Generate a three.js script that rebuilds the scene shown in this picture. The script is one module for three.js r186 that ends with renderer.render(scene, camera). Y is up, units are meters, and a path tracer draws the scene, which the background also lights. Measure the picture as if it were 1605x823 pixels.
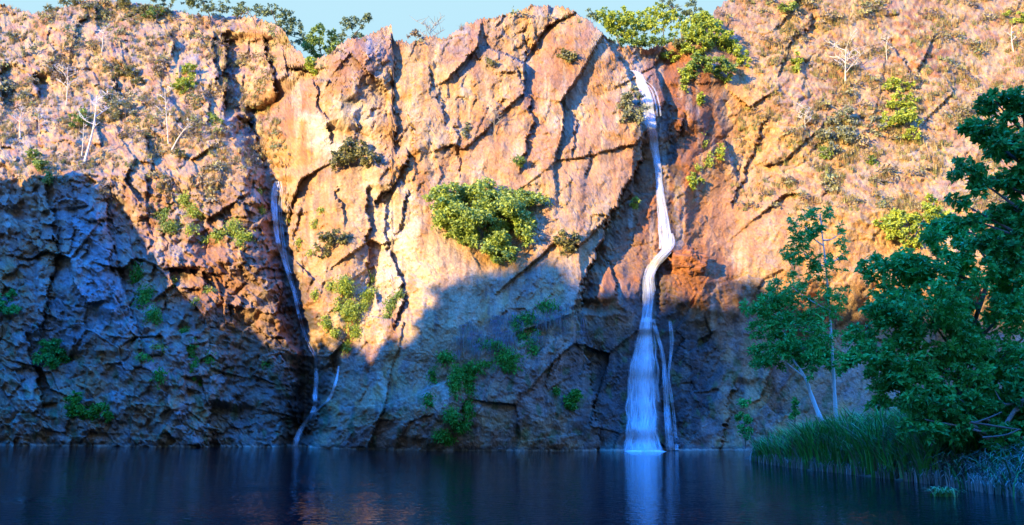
import * as THREE from 'three';
import { createNoise2D, createNoise3D } from 'simplex-noise';
import { mergeGeometries } from 'three/addons/utils/BufferGeometryUtils.js';

// ------------------------------------------------------------------ camera, sky, sun, exposure
const W = 1605, H = 823, F = 1390;                       // frame and focal length used to read positions off the photograph
const scene = new THREE.Scene();
const camera = new THREE.PerspectiveCamera(2 * Math.atan(H / 2 / F) * 180 / Math.PI, W / H, 0.5, 3000);
camera.rotation.order = 'YXZ';
camera.position.set(0, 3, 0);
camera.rotation.set(10.02 * Math.PI / 180, 0, 0.35 * Math.PI / 180);
camera.updateMatrixWorld(true);

const EXPOSURE = 2.95;
const SUN_AZ = 50 * Math.PI / 180, SUN_EL = 13 * Math.PI / 180;
const SUN = new THREE.Vector3(-Math.sin(SUN_AZ) * Math.cos(SUN_EL), Math.sin(SUN_EL), Math.cos(SUN_AZ) * Math.cos(SUN_EL));
const SKY_PALE = [0.178, 0.284, 0.335], SKY_DEEP = [0.0, 0.50, 2.6];
{
  const w = 64, h = 512, data = new Float32Array(w * h * 4);
  for (let j = 0; j < h; j++) {
    const e = ((j + 0.5) / h - 0.5) * 180;
    let t = Math.min(1, Math.max(0, (e - 26.5) / 9)); t = t * t * (3 - 2 * t);
    for (let i = 0; i < w; i++) {
      const o = (j * w + i) * 4;
      for (let c = 0; c < 3; c++) data[o + c] = SKY_PALE[c] + (SKY_DEEP[c] - SKY_PALE[c]) * t;
      data[o + 3] = 1;
    }
  }
  const sky = new THREE.DataTexture(data, w, h, THREE.RGBAFormat, THREE.FloatType);
  sky.mapping = THREE.EquirectangularReflectionMapping; sky.magFilter = THREE.LinearFilter; sky.minFilter = THREE.LinearFilter; sky.wrapS = THREE.RepeatWrapping;
  sky.needsUpdate = true;
  scene.background = sky; scene.environment = sky;
}
const sun = new THREE.DirectionalLight(new THREE.Color().setRGB(1, 0.74, 0.31), 5.0);
sun.position.copy(SUN).multiplyScalar(200).add(new THREE.Vector3(0, 15, -80));
sun.target.position.set(0, 15, -80);
sun.castShadow = true;
sun.shadow.mapSize.set(4096, 4096);
Object.assign(sun.shadow.camera, { left: -120, right: 120, top: 90, bottom: -60, near: 1, far: 420 });
scene.add(sun, sun.target);
const renderer = new THREE.WebGLRenderer({ antialias: true });
renderer.toneMapping = THREE.LinearToneMapping;
renderer.toneMappingExposure = EXPOSURE;
renderer.shadowMap.enabled = true;

// ------------------------------------------------------------------ helpers
let seed = 12345;
const rnd = () => { seed = (seed + 0x6d2b79f5) | 0; let t = Math.imul(seed ^ (seed >>> 15), 1 | seed); t = (t + Math.imul(t ^ (t >>> 7), 61 | t)) ^ t; return ((t ^ (t >>> 14)) >>> 0) / 4294967296; };
const rr = (a, b) => a + (b - a) * rnd();
const gauss = () => (rnd() + rnd() + rnd() + rnd() - 2) * 1.0;
const n2 = createNoise2D(rnd), n2b = createNoise2D(rnd), n3 = createNoise3D(rnd);
const clamp = (x, a = 0, b = 1) => Math.min(b, Math.max(a, x));
const sm = (a, b, x) => { const t = clamp((x - a) / (b - a)); return t * t * (3 - 2 * t); };
const lerp = (a, b, t) => a + (b - a) * t;
const fbm = (x, y, o = 4, n = n2) => { let s = 0, a = 0.5, f = 1; for (let i = 0; i < o; i++) { s += a * n(x * f, y * f); a *= 0.5; f *= 2.03; } return s; };
const table = (pts) => (x) => {                           // piecewise curve through [x, y] points
  if (x <= pts[0][0]) return pts[0][1];
  for (let i = 1; i < pts.length; i++) if (x <= pts[i][0]) { const [x0, y0] = pts[i - 1], [x1, y1] = pts[i]; return lerp(y0, y1, (x - x0) / (x1 - x0)); }
  return pts[pts.length - 1][1];
};
const V = (x, y, z) => new THREE.Vector3(x, y, z);
const dir = new THREE.Vector3();
function at(px, py, D) {                                  // the point that lies D metres ahead of the viewing spot on a measured bearing
  dir.set((px - W / 2) / F, (H / 2 - py) / F, -1).transformDirection(camera.matrixWorld);
  return V(dir.x, dir.y, dir.z).multiplyScalar(D / -dir.z).add(camera.position);
}
const onWater = (px, py) => { const a = at(px, py, 10), t = -camera.position.y / (a.y - camera.position.y); return a.sub(camera.position).multiplyScalar(t).add(camera.position); };
const names = {};
const numbered = (n) => { const k = (names[n] = (names[n] ?? -1) + 1); return k ? n + '_' + String(k).padStart(3, '0') : n; };
function shade(o) { o.traverse((m) => { if (m.isMesh) { m.castShadow = true; m.receiveShadow = true; } }); return o; }
function tag(o, label, category, group, kind) {
  o.name = numbered(o.name); if (label) o.userData.label = label; if (category) o.userData.category = category;
  if (group) o.userData.group = group; if (kind) o.userData.kind = kind;
  scene.add(shade(o)); return o;
}
function mesh(name, geo, mat, parent) { const m = new THREE.Mesh(geo, mat); m.name = name; if (parent) parent.add(m); return m; }
function geom(pos, idx, col, uv) {
  const g = new THREE.BufferGeometry();
  g.setAttribute('position', new THREE.BufferAttribute(pos instanceof Float32Array ? pos : new Float32Array(pos), 3));
  if (col) g.setAttribute('color', new THREE.BufferAttribute(col instanceof Float32Array ? col : new Float32Array(col), 3));
  if (uv) g.setAttribute('uv', new THREE.BufferAttribute(uv instanceof Float32Array ? uv : new Float32Array(uv), 2));
  if (idx) g.setIndex(new THREE.BufferAttribute(idx instanceof Uint32Array ? idx : new Uint32Array(idx), 1));
  g.computeVertexNormals(); return g;
}
function noiseTexture(size, f, srgb, wrapX = 1) {
  const data = new Uint8Array(size * size * 4);
  for (let j = 0; j < size; j++) for (let i = 0; i < size; i++) {
    const v = f(i / size, j / size), o = (j * size + i) * 4;
    data[o] = data[o + 1] = data[o + 2] = clamp(v) * 255; data[o + 3] = 255;
  }
  const t = new THREE.DataTexture(data, size, size); t.wrapS = t.wrapT = THREE.RepeatWrapping; t.magFilter = THREE.LinearFilter; t.minFilter = THREE.LinearMipmapLinearFilter;
  t.generateMipmaps = true; if (srgb) t.colorSpace = THREE.SRGBColorSpace; t.needsUpdate = true; return t;
}
const torus = (u, v, s) => { const a = u * 2 * Math.PI, b = v * 2 * Math.PI; return n3(Math.cos(a) * s + 7, Math.sin(a) * s + Math.cos(b) * s * 0.7, Math.sin(b) * s); };

// ------------------------------------------------------------------ the cliff: relief read off the photograph
const hsh = (i, j, s) => { let h = Math.imul(i, 374761393) ^ Math.imul(j, 668265263) ^ Math.imul(s, 1442695041); h = Math.imul(h ^ (h >>> 13), 1274126177); h ^= h >>> 16; return (h >>> 0) / 4294967296; };
let fH = 0, fE = 0, fI = 0;
function facet(x, y, s) {                                 // broken rock: tilted blocks, fE = nearness of the joint, fI = the block's own number
  const ix = Math.floor(x), iy = Math.floor(y); let b = 9, b2 = 9, bi = 0, bj = 0, bx = 0, by = 0;
  for (let j = iy - 1; j <= iy + 1; j++) for (let i = ix - 1; i <= ix + 1; i++) {
    const dx = x - i - 0.1 - 0.8 * hsh(i, j, s), dy = y - j - 0.1 - 0.8 * hsh(i, j, s + 1), d = dx * dx + dy * dy;
    if (d < b) { b2 = b; b = d; bi = i; bj = j; bx = dx; by = dy; } else if (d < b2) b2 = d;
  }
  fI = hsh(bi, bj, s + 2); fE = Math.sqrt(b2) - Math.sqrt(b);
  fH = (hsh(bi, bj, s + 3) - 0.5) * 0.55 + (hsh(bi, bj, s + 4) - 0.5) * bx * 2.2 + (hsh(bi, bj, s + 5) - 0.5) * by * 1.4;
  return fH;
}
const baseD = table([[-200, 97], [0, 95], [300, 93], [480, 92], [650, 89], [900, 88.5], [1020, 89.5], [1150, 93], [1300, 93], [1800, 88]]);
const skyline0 = table([[-200, -40], [-80, -25], [0, 8], [60, 20], [150, -4], [230, 8], [300, 22], [340, 24], [400, 26], [438, 40], [460, 72], [485, 98], [520, 82], [540, 64], [575, 57], [604, 40], [613, 40], [617, 62], [645, 66], [660, 58], [700, 60], [724, 40], [760, 28], [800, 22], [832, 9], [885, 10], [925, 32], [950, 56], [975, 74], [1010, 76], [1060, 68], [1100, 50], [1125, 10], [1160, -15], [1220, -40], [1320, -80], [1500, -120], [1800, -170]]);
const skyline = (x) => skyline0(x) + 5 * fbm(x * 0.05, 3.3, 3) + 3 * n2(x * 0.25, 9);
// edges of protruding blocks: the rock right of the line lies `deep` metres back, easing out over `ease` px
const STEPS = [
  [[[950, 62], [985, 108], [1000, 160], [1008, 210], [1003, 245], [985, 285], [962, 330], [935, 390], [918, 440], [908, 480]], 1.0, 85],
  [[[1006, 225], [1003, 245], [985, 285], [962, 330], [935, 390], [918, 440], [908, 480]], 2.3, 34],
  [[[613, 52], [618, 90], [614, 140], [620, 175], [618, 232]], 1.0, 22],
  [[[612, 50], [575, 95], [540, 140], [508, 195]], -1.5, 60], [[[700, 62], [660, 110], [640, 160], [650, 230]], -0.7, 40], [[[640, 246], [628, 275], [605, 300], [590, 320]], 1.5, 20],
  [[[672, 112], [677, 140]], 0.8, 14], [[[688, 148], [699, 190]], 0.7, 14],
  [[[830, 160], [838, 190], [828, 222], [818, 262]], 0.95, 24], [[[821, 52], [826, 78]], 0.6, 12], [[[840, 48], [842, 76]], 0.6, 12], [[[810, 108], [814, 124]], 0.6, 10],
  [[[902, 190], [897, 240]], 0.5, 14], [[[924, 236], [918, 275]], 0.5, 14], [[[715, 195], [722, 275]], 0.45, 16],
  [[[494, 118], [500, 170], [512, 184]], 0.8, 18], [[[510, 196], [517, 218]], 1.1, 16], [[[560, 186], [556, 240]], 0.5, 14],
  [[[528, 300], [540, 350]], 0.6, 16], [[[575, 300], [578, 360], [574, 430], [592, 470]], 1.2, 22], [[[606, 300], [604, 390]], 0.7, 14], [[[612, 400], [630, 440], [630, 480], [618, 505]], 1.6, 20],
  [[[640, 300], [633, 345], [622, 365]], 0.8, 14], [[[335, 60], [342, 130]], 2.4, 40], [[[352, 62], [350, 120], [356, 175]], 5.0, 60], [[[414, 66], [424, 110]], 3.2, 36], [[[428, 110], [432, 150]], 2.4, 24],
  [[[330, 150], [322, 190]], 1.2, 26], [[[385, 170], [400, 225], [415, 262]], 2.0, 26], [[[225, 215], [240, 255]], 2.4, 34], [[[150, 195], [158, 225]], 1.8, 24], [[[55, 120], [62, 150]], 3.2, 44], [[[0, 112], [8, 165]], 3.2, 36], [[[150, 12], [153, 40]], 2.2, 26], [[[268, 60], [274, 92]], 1.8, 24], [[[180, 125], [184, 145]], 1.8, 24],
  [[[72, 285], [90, 400], [60, 520]], 1.6, 34], [[[165, 320], [185, 420], [215, 520]], 1.6, 40], [[[300, 420], [345, 460], [365, 500]], 0.9, 20], [[[40, 530], [60, 600], [70, 640]], 2.4, 40], [[[332, 640], [333, 705]], 2.5, 60],
  [[[440, 560], [470, 610], [474, 680]], 1.6, 26], [[[940, 395], [962, 430], [970, 470]], 0.9, 16], [[[1052, 180], [1075, 190]], 0.6, 20], [[[1070, 190], [1062, 215]], 1.2, 24], [[[1040, 640], [1052, 700]], 1.2, 24],
  [[[900, 480], [925, 580], [940, 700]], 2.2, 60], [[[1150, 600], [1130, 705]], 1.0, 30], [[[1240, 60], [1220, 110]], 0.9, 24], [[[1270, 30], [1262, 56]], 1.1, 24], [[[1390, 60], [1440, 130]], 1.0, 40], [[[1300, 270], [1290, 300]], 1.0, 24], [[[1200, 180], [1180, 240], [1150, 320]], 0.8, 40],
];
// hollows (negative) and swells: px, py, rx, ry, turn in degrees, metres
const LUMPS = [
  [740, 560, 200, 130, -8, 4.2], [640, 660, 120, 60, 0, 2.2], [840, 640, 110, 90, 0, 1.4], [960, 462, 38, 34, 0, 2.2], [1075, 425, 42, 45, 0, 2.0], [1090, 470, 60, 34, 0, 1.2], [1022, 470, 12, 60, 0, -0.9],
  [1032, 250, 22, 150, 3, -0.8], [985, 380, 40, 60, 25, -0.3], [1035, 600, 70, 90, 0, -1.2], [600, 400, 46, 100, 0, -1.6], [560, 520, 40, 60, 20, -1.2], [705, 420, 60, 140, 10, 1.1], [860, 300, 80, 120, 0, 0.8],
  [560, 110, 45, 60, 30, 1.2], [440, 90, 40, 50, 0, 2.4], [360, 95, 30, 50, 0, 2.2], [150, 60, 90, 30, 0, 2], [150, 480, 130, 160, 0, 2.8], [40, 620, 60, 80, 0, 2.0], [250, 620, 90, 90, 0, 2.4], [95, 560, 30, 50, 10, -2.2],
  [200, 370, 30, 120, -20, -1.6], [380, 430, 60, 80, 0, 1.6], [260, 340, 30, 60, 0, -1.0], [390, 620, 50, 100, 0, -1.8], [480, 620, 34, 70, 15, -2.4], [765, 350, 70, 40, 0, -0.6], [800, 440, 80, 20, 0, 0.9],
  [1120, 110, 40, 60, 20, 1.2], [1200, 400, 110, 90, -40, 1.6], [1330, 330, 80, 50, 0, 1.2], [1230, 190, 50, 60, -35, 1.6], [1440, 100, 60, 60, 0, 1.8], [1110, 600, 90, 90, 0, -0.5], [1025, 95, 40, 22, 0, -2.5], [905, 60, 60, 40, 0, 1.0], [1085, 190, 26, 18, 0, 1.3],
];
const GULLY = [[[475, 118], [430, 165], [392, 190], [398, 225], [418, 265], [432, 320], [440, 390], [458, 450], [470, 520], [488, 580], [478, 640], [462, 705]], 5.2, 22];
for (const f of [...STEPS, GULLY]) { const ys = f[0].map((p) => p[1]), xs = f[0].map((p) => p[0]); f.y0 = Math.min(...ys); f.y1 = Math.max(...ys); f.x0 = Math.min(...xs); f.x1 = Math.max(...xs); f.curve = table(f[0].map(([x, y]) => [y, x]).sort((a, b) => a[0] - b[0])); }
for (const l of LUMPS) { l.c = Math.cos(l[4] * Math.PI / 180); l.s = Math.sin(l[4] * Math.PI / 180); }
function ell(px, py, l) { const dx = px - l[0], dy = py - l[1], a = (dx * l.c + dy * l.s) / l[2], b = (-dx * l.s + dy * l.c) / l[3]; return a * a + b * b; }
const zones = { R: 0, L: 0, low: 0, slab: 0, hill: 0, alc: 0 };
function zone(px, py) {
  const wob = 26 * n2(px * 0.012, py * 0.012);
  zones.R = sm(1070, 1150, px + wob - (py - 300) * 0.1) * (1 - sm(470, 520, py + wob * 0.5));
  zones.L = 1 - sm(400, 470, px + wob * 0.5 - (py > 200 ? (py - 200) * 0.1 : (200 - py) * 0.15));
  zones.hill = Math.max(zones.L * (1 - sm(255, 320, py + wob)), sm(1120, 1240, px + wob) * (1 - sm(300, 430, py + wob - (px - 1250) * 0.12)));
  zones.alc = sm(0, 30, px - STEPS[0].curve(py)) * (1 - sm(1085, 1130, px + wob * 0.6 + (py - 300) * -0.1)) * (1 - sm(500, 520, py));
  zones.slab = Math.exp(-(((px - 705) / 62) ** 2) - ((py - 420) / 150) ** 2) + 0.7 * Math.exp(-(((px - 900) / 90) ** 2) - ((py - 320) / 110) ** 2);
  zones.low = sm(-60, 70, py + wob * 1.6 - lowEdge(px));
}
const lowEdge = table([[0, 430], [300, 530], [600, 590], [700, 520], [900, 480], [1250, 520], [1700, 560]]);   // below this line: some moss, fewer run-off stains, gentler relief
const rock = { D: 0, e: 1, id: 0, id2: 0, h: 0 };
function surf(px, py) {                                   // distance ahead of the cliff face on a bearing
  zone(px, py);
  const up = Math.max(0, (700 - py) / 650);
  let h = 0;
  let D = baseD(px) + 12 * Math.pow(up, 1.25);
  D += Math.max(0, 275 - py) * 0.085 * (1 - sm(370, 480, px)) + Math.max(0, 330 - py) * 0.04 * sm(1020, 1600, px);
  h += 2.6 * sm(440, 540, px) * (1 - sm(-40, 170, px - STEPS[0].curve(py))) * (1 - sm(480, 620, py));
  if (px >= STEPS[0].curve(py)) h += 4.5 * sm(1050, 1350, px) * (1 - sm(430, 520, py));
  const wx = px + 5 * n2(px * 0.03, py * 0.03) + 2.5 * n2b(px * 0.11, py * 0.11), wy = py + 5 * n2(px * 0.03 + 40, py * 0.03);
  for (const l of LUMPS) { if (Math.abs(px - l[0]) > 2.4 * Math.max(l[2], l[3]) || Math.abs(py - l[1]) > 2.4 * Math.max(l[2], l[3])) continue; h += l[5] * Math.exp(-ell(wx, wy, l)); }
  for (const f of STEPS) {
    const e = f[2], g = 14;
    if (wy < f.y0 - g || wy > f.y1 + g || wx < f.x0 - 1 || wx > f.x1 + e * 5) continue;
    const s = wx - f.curve(wy); if (s < 0) continue;
    h -= f[1] * Math.exp(-s / e) * sm(f.y0 - g, f.y0 + g * 0.4, wy) * (1 - sm(f.y1 - g * 0.4, f.y1 + g, wy));
  }
  if (wy > GULLY.y0 - 10 && Math.abs(wx - GULLY.curve(wy)) < 90) { const s = (wx - GULLY.curve(wy)) / GULLY[2]; h -= GULLY[1] * Math.exp(-s * s) * (0.5 + 0.5 * sm(110, 200, wy)); }
  // broken rock in metres along the face
  let u = px * 0.0655, v = py * 0.0655;
  const u0 = u; u += 0.2 * n2(u * 0.13, v * 0.13) + 0.07 * n2b(u * 0.9, v * 0.9); v += 0.2 * n2(u0 * 0.13 + 31, v * 0.13) + 0.07 * n2b(u0 * 0.9 + 17, v * 0.9);
  const R = zones.R, mass = (1 - zones.L) * (1 - R);
  const k = lerp(1, 0.35, Math.min(1, zones.slab)) * lerp(1, 0.8, zones.low) * lerp(0.45 + 0.95 * sm(-0.45, 0.55, n2(u * 0.075 + 3, v * 0.06)), 1, zones.L);
  const ur = u + v * 0.42;
  let a1 = facet(ur / 6.4, v / 8.5, 11), i1 = fI, a2 = facet(ur / 2.5, v / 3.6, 23), e2 = fE, i2 = fI, a3 = facet(ur / 1.0, v / 1.25, 37), e3 = fE, i3 = fI, a4 = facet(ur / 0.36, v / 0.46, 51);
  if (zones.L > 0.01) {                                   // blocky broken ledges on the left
    const q = zones.L, w = v - u * 0.12, b1 = facet(u / 4.2, w / 3.6, 111), b2 = facet(u / 1.9, w / 1.5, 123), g2 = fE, k2 = fI, b3 = facet(u / 0.8, w / 0.62, 137), g3 = fE, k3 = fI;
    a1 = lerp(a1, b1, q); a2 = lerp(a2, b2, q); a3 = lerp(a3, b3, q); e2 = lerp(e2, g2, q); e3 = lerp(e3, g3, q); if (q > 0.5) { i2 = k2; i3 = k3; }
  }
  if (R > 0.01) {                                         // slabs that dip to the left on the right-hand slope
    const p = u * 0.72 - v * 0.69, q = u * 0.69 + v * 0.72;
    const c1 = facet(p / 9, q / 3.6, 61), j1 = fI, c2 = facet(p / 4.6, q / 1.5, 73), f2 = fE, j2 = fI, c3 = facet(p / 1.7, q / 0.7, 87), f3 = fE, j3 = fI;
    a1 = lerp(a1, c1, R); a2 = lerp(a2, c2, R); a3 = lerp(a3, c3, R); e2 = lerp(e2, f2, R); e3 = lerp(e3, f3, R); if (R > 0.5) { i1 = j1; i2 = j2; i3 = j3; }
  }
  const L = zones.L;
  h += k * (1.95 * a1 * lerp(1, 0.85, L) * lerp(1, 0.6, R) + a2 * lerp(0.3, 0.95, L) * lerp(1, 0.75, R) + a3 * lerp(0.2, 0.42, L) + a4 * lerp(0.09, 0.16, L)) * lerp(1, 0.62, zones.hill);
  h -= k * lerp(0.16, 0.35, L) * (1 - sm(0, 0.1, e2)) * sm(0.25, 0.7, n2(u * 0.15, v * 0.15)) * (1 - 0.7 * zones.hill);
  const fl = fbm(u * 0.4, v * 0.06, 2) * 0.12 * mass;      // fluting down the massif
  h += fl + fbm(u * 0.3, v * 0.3, 4) * lerp(0.4, 0.8, L) + fbm(u * 2.4, v * 2.4, 3) * 0.09 + zones.hill * fbm(u * 1.1, v * 1.1, 3) * 0.35;
  rock.D = D - h; rock.id = i2; rock.id2 = i3; rock.id1 = i1; rock.e = e2; rock.u = u; rock.v = v;
  return rock.D;
}
// colours of the stone itself; the wet one also paints shade in the gully recess
const PINK = [0.40, 0.198, 0.098], PEACH = [0.46, 0.285, 0.140], OCHRE = [0.432, 0.208, 0.052], RUST = [0.256, 0.088, 0.028], MAUVE = [0.256, 0.152, 0.124], CREAM = [0.504, 0.4, 0.28], GREY = [0.092, 0.108, 0.12], PALEGREY = [0.2, 0.228, 0.248], WET_AND_SHADE = [0.044, 0.036, 0.032], STRAW = [0.40, 0.27, 0.125], BROWN = [0.24, 0.136, 0.076], MOSS = [0.08, 0.12, 0.028], CHAR = [0.096, 0.08, 0.076];
const PAINT = [                                           // px, py, rx, ry, turn, colour, strength
  [600, 380, 60, 110, 0, CREAM, 0.9], [505, 210, 30, 40, 0, CREAM, 0.9], [660, 130, 60, 50, 0, PEACH, 0.7], [570, 160, 60, 40, -30, CREAM, 0.6], [650, 200, 40, 120, 0, PEACH, 0.6], [700, 450, 60, 130, 10, PEACH, 0.8], [455, 240, 40, 60, 0, OCHRE, 0.9], [530, 330, 60, 60, 0, OCHRE, 0.5], [470, 300, 40, 40, 0, PEACH, 0.5], [640, 145, 30, 16, -10, OCHRE, 0.9], [745, 175, 30, 14, -10, OCHRE, 0.8], [525, 150, 30, 12, -40, OCHRE, 0.8], [900, 330, 90, 100, 0, PEACH, 0.6], [930, 250, 70, 60, 0, PINK, 0.6], [880, 130, 60, 40, 0, PINK, 0.8], [640, 265, 40, 20, 0, OCHRE, 0.7], [790, 410, 60, 24, 0, OCHRE, 0.7], [540, 440, 50, 110, 10, OCHRE, 0.45],
  [1060, 130, 48, 50, 0, RUST, 1], [1090, 250, 46, 150, 0, RUST, 0.95], [1120, 330, 50, 70, 0, RUST, 0.7], [1050, 300, 14, 120, 0, WET_AND_SHADE, 0.75], [1010, 200, 14, 40, 0, WET_AND_SHADE, 0.7], [1005, 330, 30, 110, 12, RUST, 0.9], [985, 400, 40, 50, 0, BROWN, 0.7], [960, 462, 44, 36, 0, RUST, 0.75], [1085, 425, 60, 54, 0, RUST, 0.9], [1040, 470, 26, 46, 0, CHAR, 0.8], [1000, 470, 16, 40, 0, CHAR, 0.6], [1110, 460, 60, 50, 0, RUST, 0.5], [1150, 270, 50, 140, 20, OCHRE, 0.45], [1170, 350, 70, 60, -40, PINK, 0.6],
  [1030, 600, 110, 120, 0, CHAR, 0.97], [930, 610, 50, 100, 0, CHAR, 0.7], [1040, 600, 60, 120, 0, WET_AND_SHADE, 0.7], [400, 630, 60, 80, 0, CHAR, 0.6], [480, 630, 40, 70, 10, WET_AND_SHADE, 0.7], [460, 480, 22, 80, -10, CHAR, 0.85], [390, 470, 80, 100, 0, BROWN, 0.9], [370, 320, 70, 70, 0, BROWN, 0.7], [450, 170, 30, 40, 0, RUST, 0.7], [330, 420, 50, 70, 0, RUST, 0.45], [478, 520, 18, 60, -8, WET_AND_SHADE, 0.7], [440, 420, 12, 60, -12, WET_AND_SHADE, 0.6], [880, 90, 50, 40, 0, RUST, 0.35], [800, 230, 60, 60, 0, PINK, 0.5], [760, 90, 50, 40, 0, MAUVE, 0.4], [392, 205, 16, 50, 0, WET_AND_SHADE, 0.8], [432, 340, 12, 70, -5, CHAR, 0.6], [150, 420, 40, 120, -15, PALEGREY, 0.7], [120, 500, 90, 40, -30, PALEGREY, 0.6], [700, 620, 16, 36, 0, CREAM, 0.7], [270, 560, 60, 30, 0, MAUVE, 0.6], [830, 600, 60, 60, 0, MAUVE, 0.6],  // dark patch high in the gully is painted recess shade; lower ones are wet rock
  [370, 90, 50, 50, 0, MAUVE, 0.7], [440, 100, 40, 50, 0, MAUVE, 0.5], [250, 250, 120, 40, 0, OCHRE, 0.45], [180, 290, 160, 30, 0, MAUVE, 0.4], [380, 300, 50, 70, 0, BROWN, 0.5], [1450, 70, 50, 60, 20, RUST, 0.75], [1260, 45, 36, 20, 0, OCHRE, 0.8], [1240, 200, 40, 60, -35, OCHRE, 0.6], [1230, 160, 30, 30, 0, MAUVE, 0.6], [1350, 340, 120, 50, 0, OCHRE, 0.55], [1210, 330, 60, 60, 0, PINK, 0.6], [1280, 400, 60, 50, 0, OCHRE, 0.6], [130, 45, 80, 30, 0, PINK, 0.6], [560, 110, 40, 40, 0, MAUVE, 0.6], [520, 120, 26, 40, 0, BROWN, 0.6],
];
for (const l of PAINT) { l.c = Math.cos(l[4] * Math.PI / 180); l.s = Math.sin(l[4] * Math.PI / 180); }
const waterY = (px, py) => { const a = at(px, py, 1); return 3 + (a.y - 3) * rock.D; };
const col = [0, 0, 0];
const mixTo = (c, t) => { col[0] += (c[0] - col[0]) * t; col[1] += (c[1] - col[1]) * t; col[2] += (c[2] - col[2]) * t; };
function stone(px, py) {                                  // after surf(px, py)
  const { u, v, id, id2, id1 } = rock;
  col[0] = PINK[0]; col[1] = PINK[1]; col[2] = PINK[2];
  mixTo(PEACH, 0.8 * sm(0.35, 0.75, id) ); mixTo(OCHRE, 0.5 * sm(0.8, 0.95, id2)); mixTo(MAUVE, 0.55 * (1 - sm(0.05, 0.3, id)));
  mixTo(OCHRE, 0.6 * sm(0.1, 0.5, fbm(u * 0.12, v * 0.07 + 5, 4)));
  mixTo(CREAM, 0.6 * sm(0.12, 0.5, fbm(u * 0.2 + 50, v * 0.09, 4)));
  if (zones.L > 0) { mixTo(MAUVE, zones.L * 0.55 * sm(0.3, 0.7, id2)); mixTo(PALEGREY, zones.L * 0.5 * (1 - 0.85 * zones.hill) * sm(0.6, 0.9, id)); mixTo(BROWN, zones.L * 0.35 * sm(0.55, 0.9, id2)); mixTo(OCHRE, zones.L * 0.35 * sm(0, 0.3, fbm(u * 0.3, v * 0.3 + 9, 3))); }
  if (zones.R > 0) mixTo(OCHRE, zones.R * 0.25);
  mixTo(MAUVE, 0.4 * sm(-0.05, 0.35, fbm(u * 0.16 + 12, v * 0.16, 4))); mixTo(PALEGREY, 0.35 * sm(0.12, 0.45, fbm(u * 0.35, v * 0.2 + 70, 4)));  // weathered patches over the whole face
  const wx = px + 16 * fbm(px * 0.02, py * 0.02, 3, n2b) * 2, wy = py + 16 * fbm(px * 0.02 + 9, py * 0.02, 3, n2b) * 2;
  for (const l of PAINT) { if (Math.abs(px - l[0]) > 2.2 * Math.max(l[2], l[3]) || Math.abs(py - l[1]) > 2.2 * Math.max(l[2], l[3])) continue; const e = ell(wx, wy, l); if (e < 2.6) mixTo(l[5], l[6] * (1 - sm(0.35, 1.7, e))); }
  const us = px * 0.0655, st = fbm(us * 0.55 + 4, v * 0.07, 4);               // run-off stains down the face
  mixTo(RUST, 0.45 * sm(0.12, 0.5, st) * (1 - zones.low) * (1 - zones.hill)); mixTo(CREAM, 0.4 * sm(0.12, 0.5, -st) * (1 - zones.low * 0.6) * (1 - zones.hill));
  mixTo(CHAR, 0.5 * sm(0.25, 0.5, fbm(us * 0.7 + 90, v * 0.12, 4)) * (1 - zones.hill));
  if (zones.hill > 0) { const g = fbm(u * 0.6, v * 1.1, 4); mixTo(STRAW, zones.hill * sm(-0.2, 0.2, g) * 0.9); mixTo(RUST, zones.hill * 0.5 * sm(0.15, 0.4, fbm(u * 0.3 + 20, v * 0.4, 4))); }
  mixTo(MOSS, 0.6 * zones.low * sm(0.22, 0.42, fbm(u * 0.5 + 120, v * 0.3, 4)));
  const g = 1 + 0.5 * fbm(u * 3.1, v * 3.1, 3) + 0.22 * (id2 - 0.5) + 0.16 * (rnd() - 0.5);
  const yw = waterY(px, py); if (yw < 0.5) { mixTo(CHAR, 0.6 * (1 - sm(0.25, 0.5, yw + 0.1 * n2(u * 1.3, 4)))); if (yw < 0.16 + 0.08 * n2(u * 0.9, 7)) mixTo(CREAM, 0.55); }  // mineral rim left by the pool
  for (let c = 0; c < 3; c++) col[c] = clamp(col[c] * g, 0.01, 0.85);
}
const rockBump = noiseTexture(512, (u, v) => 0.5 + 0.28 * torus(u, v, 3) + 0.2 * torus(u, v, 7) + 0.14 * torus(u, v, 15) + 0.1 * torus(u, v, 30));
const M = {
  rock: new THREE.MeshStandardMaterial({ vertexColors: true, roughness: 0.88, bumpMap: rockBump, bumpScale: 0.09 }),
};
const GX0 = -170, GX1 = 1775, NC = 1240, NR = 480, BACK = 6;
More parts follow.
